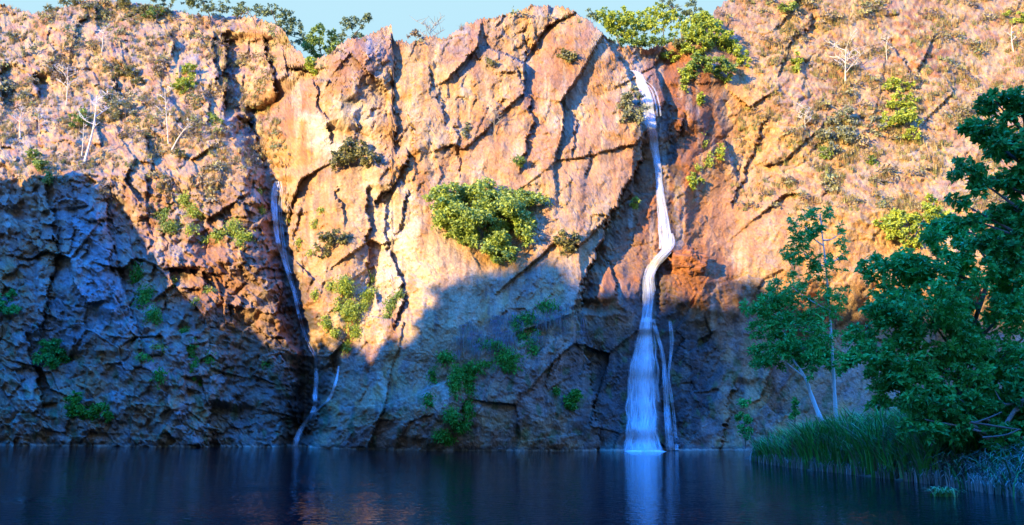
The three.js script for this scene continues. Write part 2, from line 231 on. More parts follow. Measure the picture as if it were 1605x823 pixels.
{
  const n = NC * (NR + BACK), pos = new Float32Array(n * 3), cl = new Float32Array(n * 3), uv = new Float32Array(n * 2);
  for (let i = 0; i < NC; i++) {
    const px0 = GX0 + (GX1 - GX0) * i / (NC - 1), top = skyline(px0);
    for (let j = 0; j < NR + BACK; j++) {
      const o = j * NC + i, t = Math.min(1, j / (NR - 1)), py = 738 + (top - 738) * t, px = px0;
      const D = surf(px, py), p = at(px, py, D);
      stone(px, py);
      if (j >= NR) { const k = j - NR + 1, back = [2, 6, 14, 30, 70, 160][k - 1]; p.z -= back; p.x += p.x * back / 140; p.y -= back * 0.06 + 0.3; }
      pos[o * 3] = p.x; pos[o * 3 + 1] = p.y; pos[o * 3 + 2] = p.z;
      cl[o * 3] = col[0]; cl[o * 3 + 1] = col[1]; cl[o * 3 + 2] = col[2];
      uv[o * 2] = p.x / 3; uv[o * 2 + 1] = (p.y - p.z * 0.5) / 3;
    }
  }
  const idx = new Uint32Array((NC - 1) * (NR + BACK - 1) * 6); let q = 0;
  for (let j = 0; j < NR + BACK - 1; j++) for (let i = 0; i < NC - 1; i++) { const a = j * NC + i, b = a + 1, c = a + NC, d = c + 1; idx[q++] = a; idx[q++] = b; idx[q++] = c; idx[q++] = b; idx[q++] = d; idx[q++] = c; }
  tag(mesh('cliff', geom(pos, idx, cl, uv), M.rock), 'tall rust and peach sandstone cliff above the dark pool', 'cliff', null, 'structure');
}

// ------------------------------------------------------------------ hill across the pool (out of the frame): unseen, its crest shaped to keep the pool and cliff foot in shade
let crestAt;
const EDGE = [[-150, 296], [-60, 284], [0, 282], [60, 276], [130, 274], [165, 290], [195, 330], [225, 385], [255, 425], [285, 465], [325, 508], [360, 525], [410, 535], [450, 548], [520, 558], [590, 560], [640, 545], [665, 512], [700, 500], [725, 465], [750, 438], [800, 433], [880, 430], [912, 446], [925, 488], [955, 476], [985, 476], [1030, 487], [1100, 490], [1130, 480], [1150, 455], [1190, 445], [1240, 470], [1330, 500], [1500, 500]];
{
  const edge = table(EDGE), bins = {};
  for (let x = -150; x <= 1500; x += 3) { const y = edge(x), p = at(x, y, surf(x, y)), t = (-80 - p.x) / SUN.x, z = Math.round(p.z + SUN.z * t); (bins[z] ??= []).push(p.y + SUN.y * t); }
  const crest = Object.entries(bins).map(([z, ys]) => [+z, ys.reduce((a, b) => a + b) / ys.length + 2.8 * fbm(z * 0.4, 2, 4)]).sort((a, b) => a[0] - b[0]);
  const hz = table(crest); crestAt = hz; const last = crest[crest.length - 1];
  const path = [];
  for (let z = -120; z <= 60; z += 1) path.push([-80, z, z < crest[0][0] ? crest[0][1] : z > last[0] ? lerp(last[1], 50, sm(last[0], 60, z)) : hz(z)]);
  for (let k = 1; k <= 60; k++) { const a = k / 60 * Math.PI * 0.9; path.push([-80 + 90 * (1 - Math.cos(a)), 60 + 55 * Math.sin(a), lerp(50, 36, k / 60) + 2 * n2(k * 0.4, 1)]); }  // unseen ridge carried on behind the camera, blocks the low pale sky
  const prof = [[34, -1.5], [28, 2], [20, 0.38], [12, 0.6], [4, 0.86], [0, 1], [-3, 0.9], [-8, 0.7], [-20, 0.45], [-60, 0.25], [-110, -3]];
  const pos = [], cl = [], idx = [], m = prof.length;
  path.forEach(([x, z, h], i) => {
    const [x0, z0] = path[Math.max(0, i - 1)], [x1, z1] = path[Math.min(path.length - 1, i + 1)], l = Math.hypot(x1 - x0, z1 - z0), nx = (z1 - z0) / l, nz = -(x1 - x0) / l;
    prof.forEach(([o, k]) => { const y = Math.abs(k) > 1 ? k : k * h, rough = o === 0 ? 0 : 1; o *= o > 0 ? lerp(0.2, 1, sm(-95, -55, z)) : 1; pos.push(x + nx * o + rough * n2(z * 0.2, o), y + rough * n2(z * 0.3, o + 7) * 0.8, z + nz * o); cl.push(0.09, 0.075, 0.04); });
    if (i) for (let j = 0; j < m - 1; j++) { const a = (i - 1) * m + j, b = a + 1, c = a + m, d = c + 1; idx.push(a, c, b, b, c, d); }
  });
  tag(mesh('hill', geom(pos, idx, cl), new THREE.MeshStandardMaterial({ vertexColors: true, roughness: 0.95 })), null, null, null, 'structure');
}
// bed of the pool and the land beyond
{
  const g = new THREE.PlaneGeometry(1600, 1600, 80, 80); g.rotateX(-Math.PI / 2); g.translate(0, -3.5, 0);
  const p = g.attributes.position; for (let i = 0; i < p.count; i++) { const r = Math.hypot(p.getX(i), p.getZ(i) + 40); if (r > 150) p.setY(i, -3.5 + 4 * n2(p.getX(i) * 0.01, p.getZ(i) * 0.01)); }
  g.computeVertexNormals();
  tag(mesh('ground', g, new THREE.MeshStandardMaterial({ color: new THREE.Color().setRGB(0.06, 0.05, 0.035), roughness: 0.95 })), null, null, null, 'structure');
}
// ------------------------------------------------------------------ pool
{
  const tex = noiseTexture(1024, (u, v) => 0.5 + 0.3 * torus(u, v, 4) + 0.22 * torus(u * 1, v, 9) + 0.12 * torus(u, v, 20));
  tex.repeat.set(1, 1);
  const g = new THREE.PlaneGeometry(200, 140, 1, 1); g.rotateX(-Math.PI / 2); g.translate(0, 0, -40);
  const uv = g.attributes.uv, p = g.attributes.position; for (let i = 0; i < uv.count; i++) uv.setXY(i, p.getX(i) / 18, p.getZ(i) / 12);
  const m = new THREE.MeshPhysicalMaterial({ color: new THREE.Color().setRGB(0.001, 0.004, 0.006), roughness: 0.02, ior: 1.12, specularIntensity: 1, bumpMap: tex, bumpScale: 0.012 });
  tag(mesh('water', g, m), 'dark still plunge pool at the foot of the cliff', 'pool', null, 'structure');
}
// ------------------------------------------------------------------ plants: builders
const PAL = {
  green: [[0.08, 0.15, 0.02], [0.36, 0.47, 0.10]], lime: [[0.20, 0.28, 0.03], [0.52, 0.58, 0.08]], bush: [[0.15, 0.23, 0.03], [0.48, 0.58, 0.13]], olive: [[0.14, 0.145, 0.045], [0.34, 0.31, 0.12]],
  greygreen: [[0.18, 0.20, 0.11], [0.40, 0.40, 0.25]], teal: [[0.02, 0.20, 0.025], [0.12, 0.60, 0.10]], dark: [[0.015, 0.17, 0.025], [0.09, 0.50, 0.08]], dry: [[0.22, 0.16, 0.10], [0.40, 0.31, 0.20]], moss: [[0.04, 0.2, 0.015], [0.13, 0.42, 0.03]], ridge: [[0.10, 0.145, 0.06], [0.27, 0.33, 0.15]],
};
const leafMat = new THREE.MeshPhysicalMaterial({ vertexColors: true, roughness: 0.75, side: THREE.DoubleSide, transmission: 0.35, thickness: 0, specularIntensity: 0.5 });
const barkMat = (r, g, b) => new THREE.MeshStandardMaterial({ color: new THREE.Color().setRGB(r, g, b), roughness: 0.9, bumpMap: rockBump, bumpScale: 0.02 });
const BARK = { pale: barkMat(0.62, 0.55, 0.47), grey: barkMat(0.30, 0.26, 0.22), brown: barkMat(0.14, 0.10, 0.07), white: barkMat(0.66, 0.62, 0.56) };
function leaves(lumps, n, size, pal, origin, o = {}) {    // many small folded leaves gathered in clumps through the volume of each lump [centre, rx, ry, rz]
  const pos = [], cl = [], idx = [], a = V(0, 0, 0), b = V(0, 0, 0), q = V(0, 0, 0), tot = lumps.reduce((s, l) => s + l[1] * l[2], 0), long = o.long ?? 2.0;
  for (const l of lumps) {
    const N = Math.max(6, Math.round(n * l[1] * l[2] / tot)), K = Math.max(3, Math.round(N / (o.per ?? 26)));
    for (let k = 0; k < K; k++) {
      const th = rr(0, 2 * Math.PI), cz = rr(-1, 1), r = Math.pow(rnd(), o.fill ?? 0.45), s = Math.sqrt(1 - cz * cz);
      const cx = l[0].x + l[1] * r * s * Math.cos(th), cy = l[0].y + l[2] * r * cz, czz = l[0].z + l[3] * r * s * Math.sin(th), cr = (o.clump ?? 0.28) * Math.min(l[1], l[2]) * rr(0.6, 1.4), tone = rnd();
      for (let m = 0; m < N / K; m++) {
        q.set(cx + gauss() * cr, cy + gauss() * cr * 0.7, czz + gauss() * cr);
        a.set(gauss(), gauss() * 0.8 + (o.droop ?? 0.1), gauss()).normalize(); b.set(gauss(), gauss(), gauss()).cross(a).normalize();
        const L = size * rr(0.6, 1.4), w = L / long / 2, i = pos.length / 3, t = clamp(tone * 0.6 + rnd() * 0.45 - 0.03), g = rr(0.85, 1.15);
        q.sub(origin);
        pos.push(q.x, q.y, q.z, q.x + a.x * L * 0.5 + b.x * w, q.y + a.y * L * 0.5 + b.y * w, q.z + a.z * L * 0.5 + b.z * w, q.x + a.x * L, q.y + a.y * L - L * 0.15, q.z + a.z * L, q.x + a.x * L * 0.5 - b.x * w, q.y + a.y * L * 0.5 - b.y * w, q.z + a.z * L * 0.5 - b.z * w);
        for (let v = 0; v < 4; v++) for (let c = 0; c < 3; c++) cl.push((pal[0][c] + (pal[1][c] - pal[0][c]) * t) * g);
        idx.push(i, i + 1, i + 2, i, i + 2, i + 3);
      }
    }
  }
  return geom(pos, idx, cl);
}
function limb(pts, r0, r1, sides = 6) {                   // tapering tube through points, ends closed
  const c = new THREE.CatmullRomCurve3(pts), n = Math.max(3, pts.length * 3), pos = [], idx = [], uv = [], t = V(0, 0, 0), x = V(0, 0, 0), y = V(0, 0, 0), len = c.getLength();
  for (let i = 0; i <= n; i++) {
    const p = c.getPoint(i / n); c.getTangent(i / n, t); x.set(0.3, 0.1, 1).cross(t).normalize(); y.crossVectors(t, x);
    const r = lerp(r0, r1, i / n) * (1 + 0.12 * Math.sin(i * 2.3));
    for (let k = 0; k <= sides; k++) { const a = k / sides * 2 * Math.PI; pos.push(p.x + r * (Math.cos(a) * x.x + Math.sin(a) * y.x), p.y + r * (Math.cos(a) * x.y + Math.sin(a) * y.y), p.z + r * (Math.cos(a) * x.z + Math.sin(a) * y.z)); uv.push(k / sides, i / n * len); }
    if (i) for (let k = 0; k < sides; k++) { const a = (i - 1) * (sides + 1) + k, b = a + sides + 1; idx.push(a, a + 1, b, a + 1, b + 1, b); }
  }
  const e = n * (sides + 1); for (let k = 1; k < sides - 1; k++) idx.push(0, k + 1, k, e, e + k, e + k + 1);
  return geom(pos, idx, null, uv);
}
const jit = (p, s) => V(p.x + gauss() * s, p.y + gauss() * s, p.z + gauss() * s);
// a plant rooted at a measured bearing; lumps of its crown are [px, py, rx, ry, metres nearer]
function plant(name, label, cat, bx, by, lumps, o = {}) {
  const D0 = o.D ?? surf(bx, by), base = at(bx, by, D0 - (o.D ? 0 : -0.3)), g = new THREE.Group(); g.name = name; g.position.copy(base);
  const flat = o.flat ?? 0;
  const ls = lumps.map(([x, y, rx, ry, dn = 0]) => { const r = Math.min(rx, ry) * D0 / F, D = (o.D ?? surf(x, y)) - (o.D ? 0 : (flat ? 0.05 : 0.55) * r) - dn, s = D / F; return [at(x, y, D), rx * s, ry * s, flat ? Math.min(r * flat, 0.5) : (o.deep ?? 0.9) * r]; });
  const area = lumps.reduce((s, l) => s + l[2] * l[3], 0), n = Math.round(area * (o.dens ?? 1.0) * (o.D && o.D < 80 ? 1.25 : 2.1));
  if (!flat) {
    const H0 = Math.max(0.3, ...ls.map((l) => l[0].y - base.y)), r0 = o.r ?? clamp(H0 * 0.035, 0.04, 0.3);
    const bark = BARK[o.bark ?? 'brown'], hub = o.hub ? at(o.hub[0], o.hub[1], D0) : base.clone().lerp(ls[0][0], 0.45);
    const rel = (p) => p.clone().sub(base);
    const high = ls.reduce((a, l) => (l[0].y > a[0].y && Math.abs(l[0].x - hub.x) < 1.5 * Math.max(1, l[0].y - hub.y) ? l : a), ls[0]), spine = new THREE.CatmullRomCurve3([V(0, -0.4, 0), jit(rel(hub).multiplyScalar(0.5), r0 * 1.2), rel(hub), jit(rel(hub).lerp(rel(high[0]), 0.55), r0), rel(high[0])]);
    if (o.tree) mesh('trunk', limb(spine.points, r0, r0 * 0.18), bark, g);
    const fork = (l) => { const y = rel(l[0]).y - 0.9 * Math.hypot(l[0].x - hub.x, l[0].z - hub.z) * rr(0.7, 1.1); let t = 0.35; while (t < 0.92 && spine.getPoint(t).y < y) t += 0.03; return spine.getPoint(Math.min(0.92, t + rr(0, 0.06))); };
    const tips = ls.map((l) => { const f = o.tree ? fork(l) : V(0, -0.2, 0); return limb([f, jit(f.clone().lerp(rel(l[0]), 0.5), 0.12 * l[1]), rel(l[0]).add(V(0, l[2] * 0.3, 0))], r0 * (o.tree ? 0.38 : 0.55), 0.02, 5); });
    if (o.tree) tips.forEach((t) => mesh('branch', t, bark, g)); else mesh('stem', mergeGeometries(tips), bark, g);
  }
  const fine = flat ? ls : ls.flatMap((l) => {            // each bough carries several separate sprays
    const big = Math.min(l[1], l[2]) * F / D0; if (big < 11) return [l];
    return Array.from({ length: Math.round(clamp(big * 0.55, 6, 16)) }, () => { const a = rr(0, 6.283), c = rr(-0.9, 1), s = Math.sqrt(1 - c * c), k = rr(0.5, 0.95), q = rr(0.28, 0.5); return [V(l[0].x + l[1] * s * Math.cos(a) * k, l[0].y + l[2] * c * k, l[0].z + l[3] * s * Math.sin(a) * k), l[1] * q, l[2] * q, l[3] * q]; });
  });
  mesh(flat ? 'fronds' : o.tree ? 'crown' : 'foliage', leaves(fine, n, o.size ?? 0.3, PAL[o.pal ?? 'green'], base, o), leafMat, g);
  return tag(g, label, cat, o.group);
}
// a leafless tree: trunk and forking branches, from base to top
function bareTree(label, bx, by, tx, ty, spread, o = {}) {
  const D0 = o.D ?? surf(bx, by) - 0.2, base = at(bx, by, D0), top = at(tx, ty, D0 - (o.lean ?? 0.6)), g = new THREE.Group(); g.name = 'bare_tree'; g.position.copy(base);
  const T = top.clone().sub(base), h = T.length(), r0 = o.r ?? h * 0.022, bark = BARK[o.bark ?? 'pale'], mid = T.clone().multiplyScalar(0.5); mid.x += gauss() * h * 0.06;
  const trunk = new THREE.CatmullRomCurve3([V(0, -0.3, 0), mid, T]);
  mesh('trunk', limb(trunk.points, r0, r0 * 0.3), bark, g);
  const S = spread * D0 / F, nb = o.n ?? 7;
  for (let k = 0; k < nb; k++) {
    const s = trunk.getPoint(lerp(o.from ?? 0.35, 0.95, (k + rnd() * 0.6) / nb)), a = k * 2.4 + rnd(), L = S * rr(0.6, 1.1), e = s.clone().add(V(Math.cos(a) * L, L * rr(0.35, 1.0), Math.sin(a) * L * 0.7));
    const parts = [limb([s, jit(s.clone().lerp(e, 0.5), L * 0.1), e], r0 * 0.42, 0.02, 5)];
    for (let m = 0; m < 6; m++) { const f = s.clone().lerp(e, rr(0.35, 0.95)), e2 = f.clone().add(V(gauss() * L * 0.6, rr(0.1, 0.5) * L, gauss() * L * 0.4)); parts.push(limb([f, jit(f.clone().lerp(e2, 0.5), L * 0.05), e2], 0.035, 0.012, 4)); }
    mesh('branch', mergeGeometries(parts), bark, g);
  }
  return tag(g, label, 'tree', o.group);
}
// ------------------------------------------------------------------ waterfalls
const streak = [0, 1, 2].map((k) => noiseTexture(256, (u, v) => {
  const a = v * 2 * Math.PI, s = n3(u * 9 + k * 13, Math.cos(a) * 0.55 + k, Math.sin(a) * 0.55) * 0.6 + n3(u * 24 + k * 7, Math.cos(a) * 0.9, Math.sin(a) * 0.9 + k) * 0.4;
  return sm(0, 0.35, u) * sm(0, 0.35, 1 - u) * clamp(0.42 + 0.9 * s);
}));
const fallMat = streak.map((t) => new THREE.MeshStandardMaterial({ color: new THREE.Color().setRGB(0.8, 0.82, 0.84), roughness: 0.6, transparent: true, opacity: 0.52, alphaMap: t, side: THREE.DoubleSide, depthWrite: false }));
const coreMat = new THREE.MeshStandardMaterial({ color: new THREE.Color().setRGB(0.86, 0.88, 0.9), roughness: 0.6, transparent: true, opacity: 0.34, alphaMap: streak[0], side: THREE.DoubleSide, depthWrite: false });
function fallPath(pts) {                                  // [px, py, half width]: a smooth line of points just in front of the rock
  const out = [], n = Math.ceil((pts[pts.length - 1][1] - pts[0][1]) / 4) + 2, c = new THREE.CatmullRomCurve3(pts.map((p) => V(p[0], p[1], p[2] * 0.82)), false, 'centripetal');
  for (let i = 0; i <= n; i++) { const p = c.getPoint(i / n); let D = 1e9; for (const s of [-1, -0.5, 0, 0.5, 1]) D = Math.min(D, surf(p.x + s * p.z, p.y), surf(p.x + s * p.z, p.y + 5)); out.push([p.x, p.y, p.z, D]); }
  let d = out.map((o) => o[3]); for (let k = 0; k < 2; k++) d = d.map((x, i) => Math.min(x, (d[Math.max(0, i - 1)] + x + d[Math.min(n, i + 1)]) / 3));
  out.forEach((o, i) => { o[3] = d[i] - 0.12; }); return out;
}
function veil(path, lat0, lat1, mat, v0, proud, origin, parent, name) {  // one bowed sheet of falling water between two shares of the width
  const pos = [], idx = [], uv = [], A = 5; let len = 0, prev = null;
  path.forEach(([x, y, w, D], i) => {
    const wob = 0.09 * n2(i * 0.11, v0 * 40);
    for (let k = 0; k <= A; k++) { const s = lerp(lat0, lat1, k / A) + wob, bow = Math.sin(k / A * Math.PI) * (lat1 - lat0) * w * D / F * 0.15, p = at(x + s * w, y, D - proud - bow).sub(origin); pos.push(p.x, p.y, p.z); if (k === 2) { if (prev) len += p.distanceTo(prev); prev = p; } }
    for (let k = 0; k <= A; k++) uv.push(k / A, v0 + len / 9);
    if (i) for (let k = 0; k < A; k++) { const a = (i - 1) * (A + 1) + k, b = a + A + 1; idx.push(a, b, a + 1, a + 1, b, b + 1); }
  });
  return mesh(name, geom(pos, idx, null, uv), mat, parent);
}
function waterfall(label, parts) {
  const end = parts[parts.length - 1].pts, [bx, by] = end[end.length - 1], origin = at(bx, by, surf(bx, by)), g = new THREE.Group(); g.name = 'waterfall'; g.position.copy(origin);
  for (const p of parts) {
    const path = fallPath(p.pts), n = p.n ?? 4, geos = [];
    for (let k = 0; k < n; k++) { const c = n === 1 ? 0 : lerp(-0.72, 0.72, k / (n - 1)), hw = (p.wide ?? 0.55) * rr(0.8, 1.2); geos.push([Math.max(-1.1, c - hw), Math.min(1.1, c + hw), k]); }
    geos.forEach(([a, b, k]) => veil(path, a, b, fallMat[k % 3], rnd(), 0.04 + 0.05 * k % 0.2, origin, g, p.name ?? 'water_veil'));
    for (let k = 0; k < (p.stray ?? Math.ceil(n / 2)); k++) {  // loose threads that leave the main stream
      const c0 = rr(-1.15, 1.15), dw = rr(0.05, 0.14), i0 = Math.floor(rr(0, 0.5) * path.length), i1 = Math.min(path.length, i0 + Math.ceil(path.length * rr(0.3, 0.6)));
      if (i1 - i0 > 4) veil(path.slice(i0, i1), c0 - dw, c0 + dw, fallMat[k % 3], rnd(), 0.06, origin, g, p.name ?? 'water_veil');
    }
    for (let k = 0; k < (p.core ?? 1); k++) veil(path, -0.6 + 0.1 * k, 0.6 + 0.1 * k, coreMat, rnd(), 0.24 + 0.06 * k, origin, g, p.name ?? 'water_veil');
  }
  return tag(g, label, 'waterfall');
}
waterfall('tall white waterfall dropping from the clifftop notch into the pool', [
  { pts: [[990, 110, 5], [999, 114, 7], [1006, 130, 11], [1013, 152, 14], [1019, 185, 13], [1024, 212, 11], [1026, 232, 9], [1030, 252, 8], [1033, 282, 8], [1036, 312, 10], [1040, 345, 13], [1043, 372, 15], [1042, 390, 13]], n: 11, wide: 0.2, core: 1 },
  { pts: [[1003, 122, 4], [1022, 138, 5], [1030, 160, 5], [1033, 182, 5]], n: 2, core: 0 },
  { pts: [[1052, 366, 4], [1052, 378, 9], [1046, 390, 11], [1034, 404, 12], [1022, 420, 11], [1017, 436, 10], [1017, 460, 12], [1015, 488, 11], [1013, 505, 13]], n: 8, wide: 0.28, core: 1 },
  { pts: [[1013, 498, 10], [1010, 540, 19], [1007, 580, 26], [1006, 630, 30], [1007, 680, 33], [1008, 708, 40]], n: 12, core: 4, wide: 0.3 },
  { pts: [[1024, 500, 3], [1029, 520, 4], [1037, 548, 4], [1042, 590, 5], [1046, 650, 7], [1050, 706, 9]], n: 3, core: 1 },
  { pts: [[1050, 503, 3], [1053, 530, 4], [1051, 560, 3], [1048, 590, 2.5], [1054, 630, 3], [1058, 670, 3], [1061, 706, 4]], n: 2, core: 1 },
]);
waterfall('thin waterfall trickling down the shadowed gully left of centre', [
  { pts: [[434, 284, 5], [430, 306, 7], [431, 340, 6], [435, 375, 5], [444, 405, 4], [452, 430, 4], [461, 460, 3.5], [468, 492, 3]], n: 4, core: 0 },
  { pts: [[438, 284, 4], [441, 300, 3], [439, 320, 3], [447, 400, 3], [458, 440, 3], [470, 485, 2]], n: 2, core: 0 },
  { pts: [[467, 486, 3], [472, 505, 3], [478, 525, 2.5], [487, 545, 3], [495, 560, 3]], n: 2, core: 0 },
  { pts: [[495, 556, 3], [496, 590, 4], [493, 626, 5]], n: 3, core: 2 },
  { pts: [[493, 618, 5], [494, 632, 4], [489, 648, 4], [482, 660, 4]], n: 2, core: 1 },
  { pts: [[531, 574, 2], [526, 600, 3], [514, 628, 4], [499, 640, 5], [484, 655, 5], [470, 676, 6], [462, 702, 7]], n: 4, core: 3 },
]);
// churned white water and half-sunk stones along the foot of the cliff
function boulder(label, px, py, rx, ry, c) {
  const D = surf(px, py) - 0.4 * rx * 0.06, p = at(px, py, D), g = new THREE.IcosahedronGeometry(1, 12), q = g.attributes.position, cl = [], s = D / F;
  for (let i = 0; i < q.count; i++) {
    const x = q.getX(i), y = q.getY(i), z = q.getZ(i), k = 1 + 0.25 * n3(x * 1.1 + px, y * 1.1, z * 1.1) + 0.12 * n3(x * 2.6 + px, y * 2.6, z * 2.6) + 0.04 * n3(x * 7, y * 7 + px, z * 7), t = 1 + 0.5 * n3(x * 3 + px, y * 3, z * 3);
    q.setXYZ(i, x * k * rx * s, Math.max(-1, y * k) * ry * s, z * k * rx * s * 0.7); cl.push(c[0] * t, c[1] * t, c[2] * t);
  }
  g.setAttribute('color', new THREE.Float32BufferAttribute(cl, 3)); g.computeVertexNormals();
  const m = mesh('boulder', g, M.rock); m.position.copy(p); tag(m, label, 'boulder');
}
boulder('rounded dark boulder at the right side of the tall waterfall foot', 1056, 696, 13, 11, CHAR);
boulder('rust boulder jammed beside the chute of the tall waterfall', 1078, 412, 27, 24, RUST);
{
  const c = onWater(1010, 707.5), pos = [], idx = [], n = 60;
  for (let r = 0; r < 3; r++) for (let i = 0; i < n; i++) { const a = i / n * 2 * Math.PI, k = [0, 0.72, 1][r] * (1 + 0.25 * n2(Math.cos(a) * 2, Math.sin(a) * 2 + 5) + 0.12 * n2(i * 0.9, r)); pos.push(Math.cos(a) * 1.9 * k, [0.10, 0.06 + 0.05 * n2(i * 1.7, 3), -0.02][r], Math.sin(a) * 0.3 * k); if (r) { const p = (r - 1) * n, b = (i + 1) % n; idx.push(p + i, p + n + i, p + b, p + b, p + n + i, p + n + b); } }
  const m = mesh('foam', geom(pos, idx), new THREE.MeshStandardMaterial({ color: new THREE.Color().setRGB(0.8, 0.82, 0.84), roughness: 0.9 })); m.position.copy(c); tag(m, 'white churned foam where the tall waterfall meets the pool', 'foam', null, 'stuff');
}
// ------------------------------------------------------------------ right-hand bank
const shorePts = [[1172, 719], [1190, 724], [1240, 733], [1330, 743], [1400, 751], [1450, 757], [1540, 770], [1605, 782], [1720, 803]].map(([x, y]) => onWater(x, y));
const shoreX = table([[-100, 30], [-90, 25.5], [-76, 20.5], ...shorePts.map((p) => [p.z, p.x]), [0, 24], [60, 30]].sort((a, b) => a[0] - b[0]));
const bankProfile = table([[-6, -2.5], [-0.6, -0.3], [0, 0.02], [1.2, 0.5], [5, 1.0], [15, 2.2], [45, 6], [90, 12]]);
const bankY = (x, z) => { const d = x - shoreX(z) + 0.5 * n2(z * 0.4, 3) + 0.25 * n2(z * 1.3, 8); return bankProfile(d) + (d > 0 ? 0.16 * fbm(x * 0.5, z * 0.5, 3) * Math.min(1, d) : 0); };
{
  const pos = [], cl = [], idx = [], nx = 90, nz = 200;
  for (let j = 0; j <= nz; j++) for (let i = 0; i <= nx; i++) { const z = lerp(-100, 30, j / nz), x = shoreX(z) - 6 + 86 * Math.pow(i / nx, 1.8), g = rr(0.7, 1.3); pos.push(x, bankY(x, z), z); cl.push(0.06 * g, 0.055 * g, 0.03 * g); if (i && j) { const d = j * (nx + 1) + i, c = d - 1, b = d - nx - 1, a = b - 1; idx.push(a, c, b, b, c, d); } }
  tag(mesh('bank', geom(pos, idx, cl), new THREE.MeshStandardMaterial({ vertexColors: true, roughness: 0.95 })), null, null, null, 'structure');
}
function blades(n, place, cols, o = {}) {                 // arching strap leaves
  const pos = [], cl = [], idx = [], S = 4;
  for (let k = 0; k < n; k++) {
    const b = place(k); if (!b) continue;
    const a = rr(0, 2 * Math.PI), h = b.h * rr(0.65, 1.1), bend = h * rr(o.bend0 ?? 0.15, o.bend1 ?? 0.6), w = b.w ?? 0.035, c = cols[Math.floor(rnd() * cols.length)], g = rr(0.75, 1.25), i0 = pos.length / 3, sx = Math.sin(a + 1.57) * w, sz = Math.cos(a + 1.57) * w;
    for (let s = 0; s <= S; s++) {
      const t = s / S, r = bend * t * t, y = h * (t - (o.fall ?? 0.35) * t * t * t), ww = 1 - t * 0.85, x = b.x + Math.sin(a) * r, z = b.z + Math.cos(a) * r;
      pos.push(x - sx * ww, b.y + y, z - sz * ww, x + sx * ww, b.y + y, z + sz * ww);
      for (let m = 0; m < 2; m++) cl.push(c[0] * g, c[1] * g, c[2] * g);
      if (s) { const q = i0 + s * 2 - 2; idx.push(q, q + 1, q + 2, q + 1, q + 3, q + 2); }
    }
  }
  return geom(pos, idx, cl);
}
const bandPoint = (z0, z1, d0, d1, pw = 1) => { const z = rr(z0, z1), x = shoreX(z) + lerp(d0, d1, Math.pow(rnd(), pw)); return { x, z, y: bankY(x, z) }; };
tag(mesh('reeds', blades(15000, () => { const p = bandPoint(-69, -45, -0.2, 8); if (n2(p.x * 0.6, p.z * 0.6) < -0.45) return null; p.h = lerp(2.5, 4.1, sm(-68, -54, p.z)) * (1 + 0.32 * n2(p.x * 0.45, p.z * 0.45) + 0.15 * n2(p.x * 1.6, p.z * 1.6)); p.y -= 0.05; p.w = 0.06; return p; }, [[0.05, 0.30, 0.035], [0.09, 0.44, 0.06], [0.035, 0.19, 0.03], [0.18, 0.42, 0.09], [0.2, 0.24, 0.12]], { bend0: 0.2, bend1: 0.8, fall: 0.38 }), leafMat), 'tall green reeds crowding the water edge on the right bank', 'reeds', null, 'stuff');
tag(mesh('dead_reeds', blades(5200, () => { const p = bandPoint(-69, -33, -0.4, 1.6); if (n2(p.z * 0.9, 2) < -0.3) return null; p.h = rr(0.9, 1.7); p.y = Math.max(p.y, 0) - 0.05; p.w = 0.035; return p; }, [[0.24, 0.25, 0.2], [0.34, 0.34, 0.27], [0.12, 0.16, 0.09]], { bend0: 0.05, bend1: 0.5, fall: 0.6 }), leafMat), 'pale dead reed leaves hanging over the water below the green reeds', 'reeds', null, 'stuff');
tag(mesh('undergrowth', blades(9000, () => { const p = bandPoint(-48, -26, -0.1, 9); if (n2(p.x * 0.5, p.z * 0.5) < -0.15) return null; p.h = rr(0.9, 2.8); p.w = 0.045; return p; }, [[0.02, 0.12, 0.02], [0.04, 0.18, 0.03], [0.14, 0.14, 0.1], [0.04, 0.06, 0.04]], { bend0: 0.2, bend1: 1.0, fall: 0.6 }), leafMat), 'dark tangled undergrowth beneath the trees on the right bank', 'undergrowth', null, 'stuff');
{
  const lumps = []; for (let z = -62; z < 22; z += 1.5) { const p = crestAt(z); if (rnd() < 0.3) continue; const r = rr(1.0, 2.3); lumps.push([V(-80 + gauss() * 1.5, p - r * 0.45, z + gauss()), r * 1.1, r, r * 1.1]); }
  tag(mesh('unseen_canopy', leaves(lumps, 11000, 0.75, PAL.dark, V(0, 0, 0), { per: 14, clump: 0.3 }), leafMat), null, null, null, 'stuff');  // leaf clumps out of view on the crest, placed to fray its shadow edge
}
// ------------------------------------------------------------------ trees on the right bank
plant('paperbark_tree', 'slender pale-trunked tree rising from the reeds on the right', 'tree', 1310, 650, [[1285, 338, 30, 18], [1262, 362, 26, 26], [1252, 392, 26, 26], [1318, 372, 13, 24], [1290, 412, 22, 26], [1322, 405, 8, 26], [1240, 460, 40, 36], [1210, 505, 40, 34], [1262, 520, 44, 40], [1300, 470, 24, 30], [1225, 555, 44, 30], [1290, 560, 36, 30], [1195, 490, 26, 30]], { D: 58, tree: true, pal: 'teal', size: 0.27, dens: 1.0, bark: 'white', hub: [1301, 500], r: 0.14, clump: 0.36, long: 2.6, fill: 0.6 });
plant('paperbark_tree', 'leaning pale forked trunk just left of the slender tree', 'tree', 1287, 650, [[1230, 530, 36, 26], [1255, 545, 30, 24], [1215, 560, 30, 22], [1270, 575, 24, 20]], { D: 57, tree: true, pal: 'teal', size: 0.25, dens: 0.9, bark: 'white', hub: [1262, 592], r: 0.17, clump: 0.4, long: 2.6, fill: 0.7 });
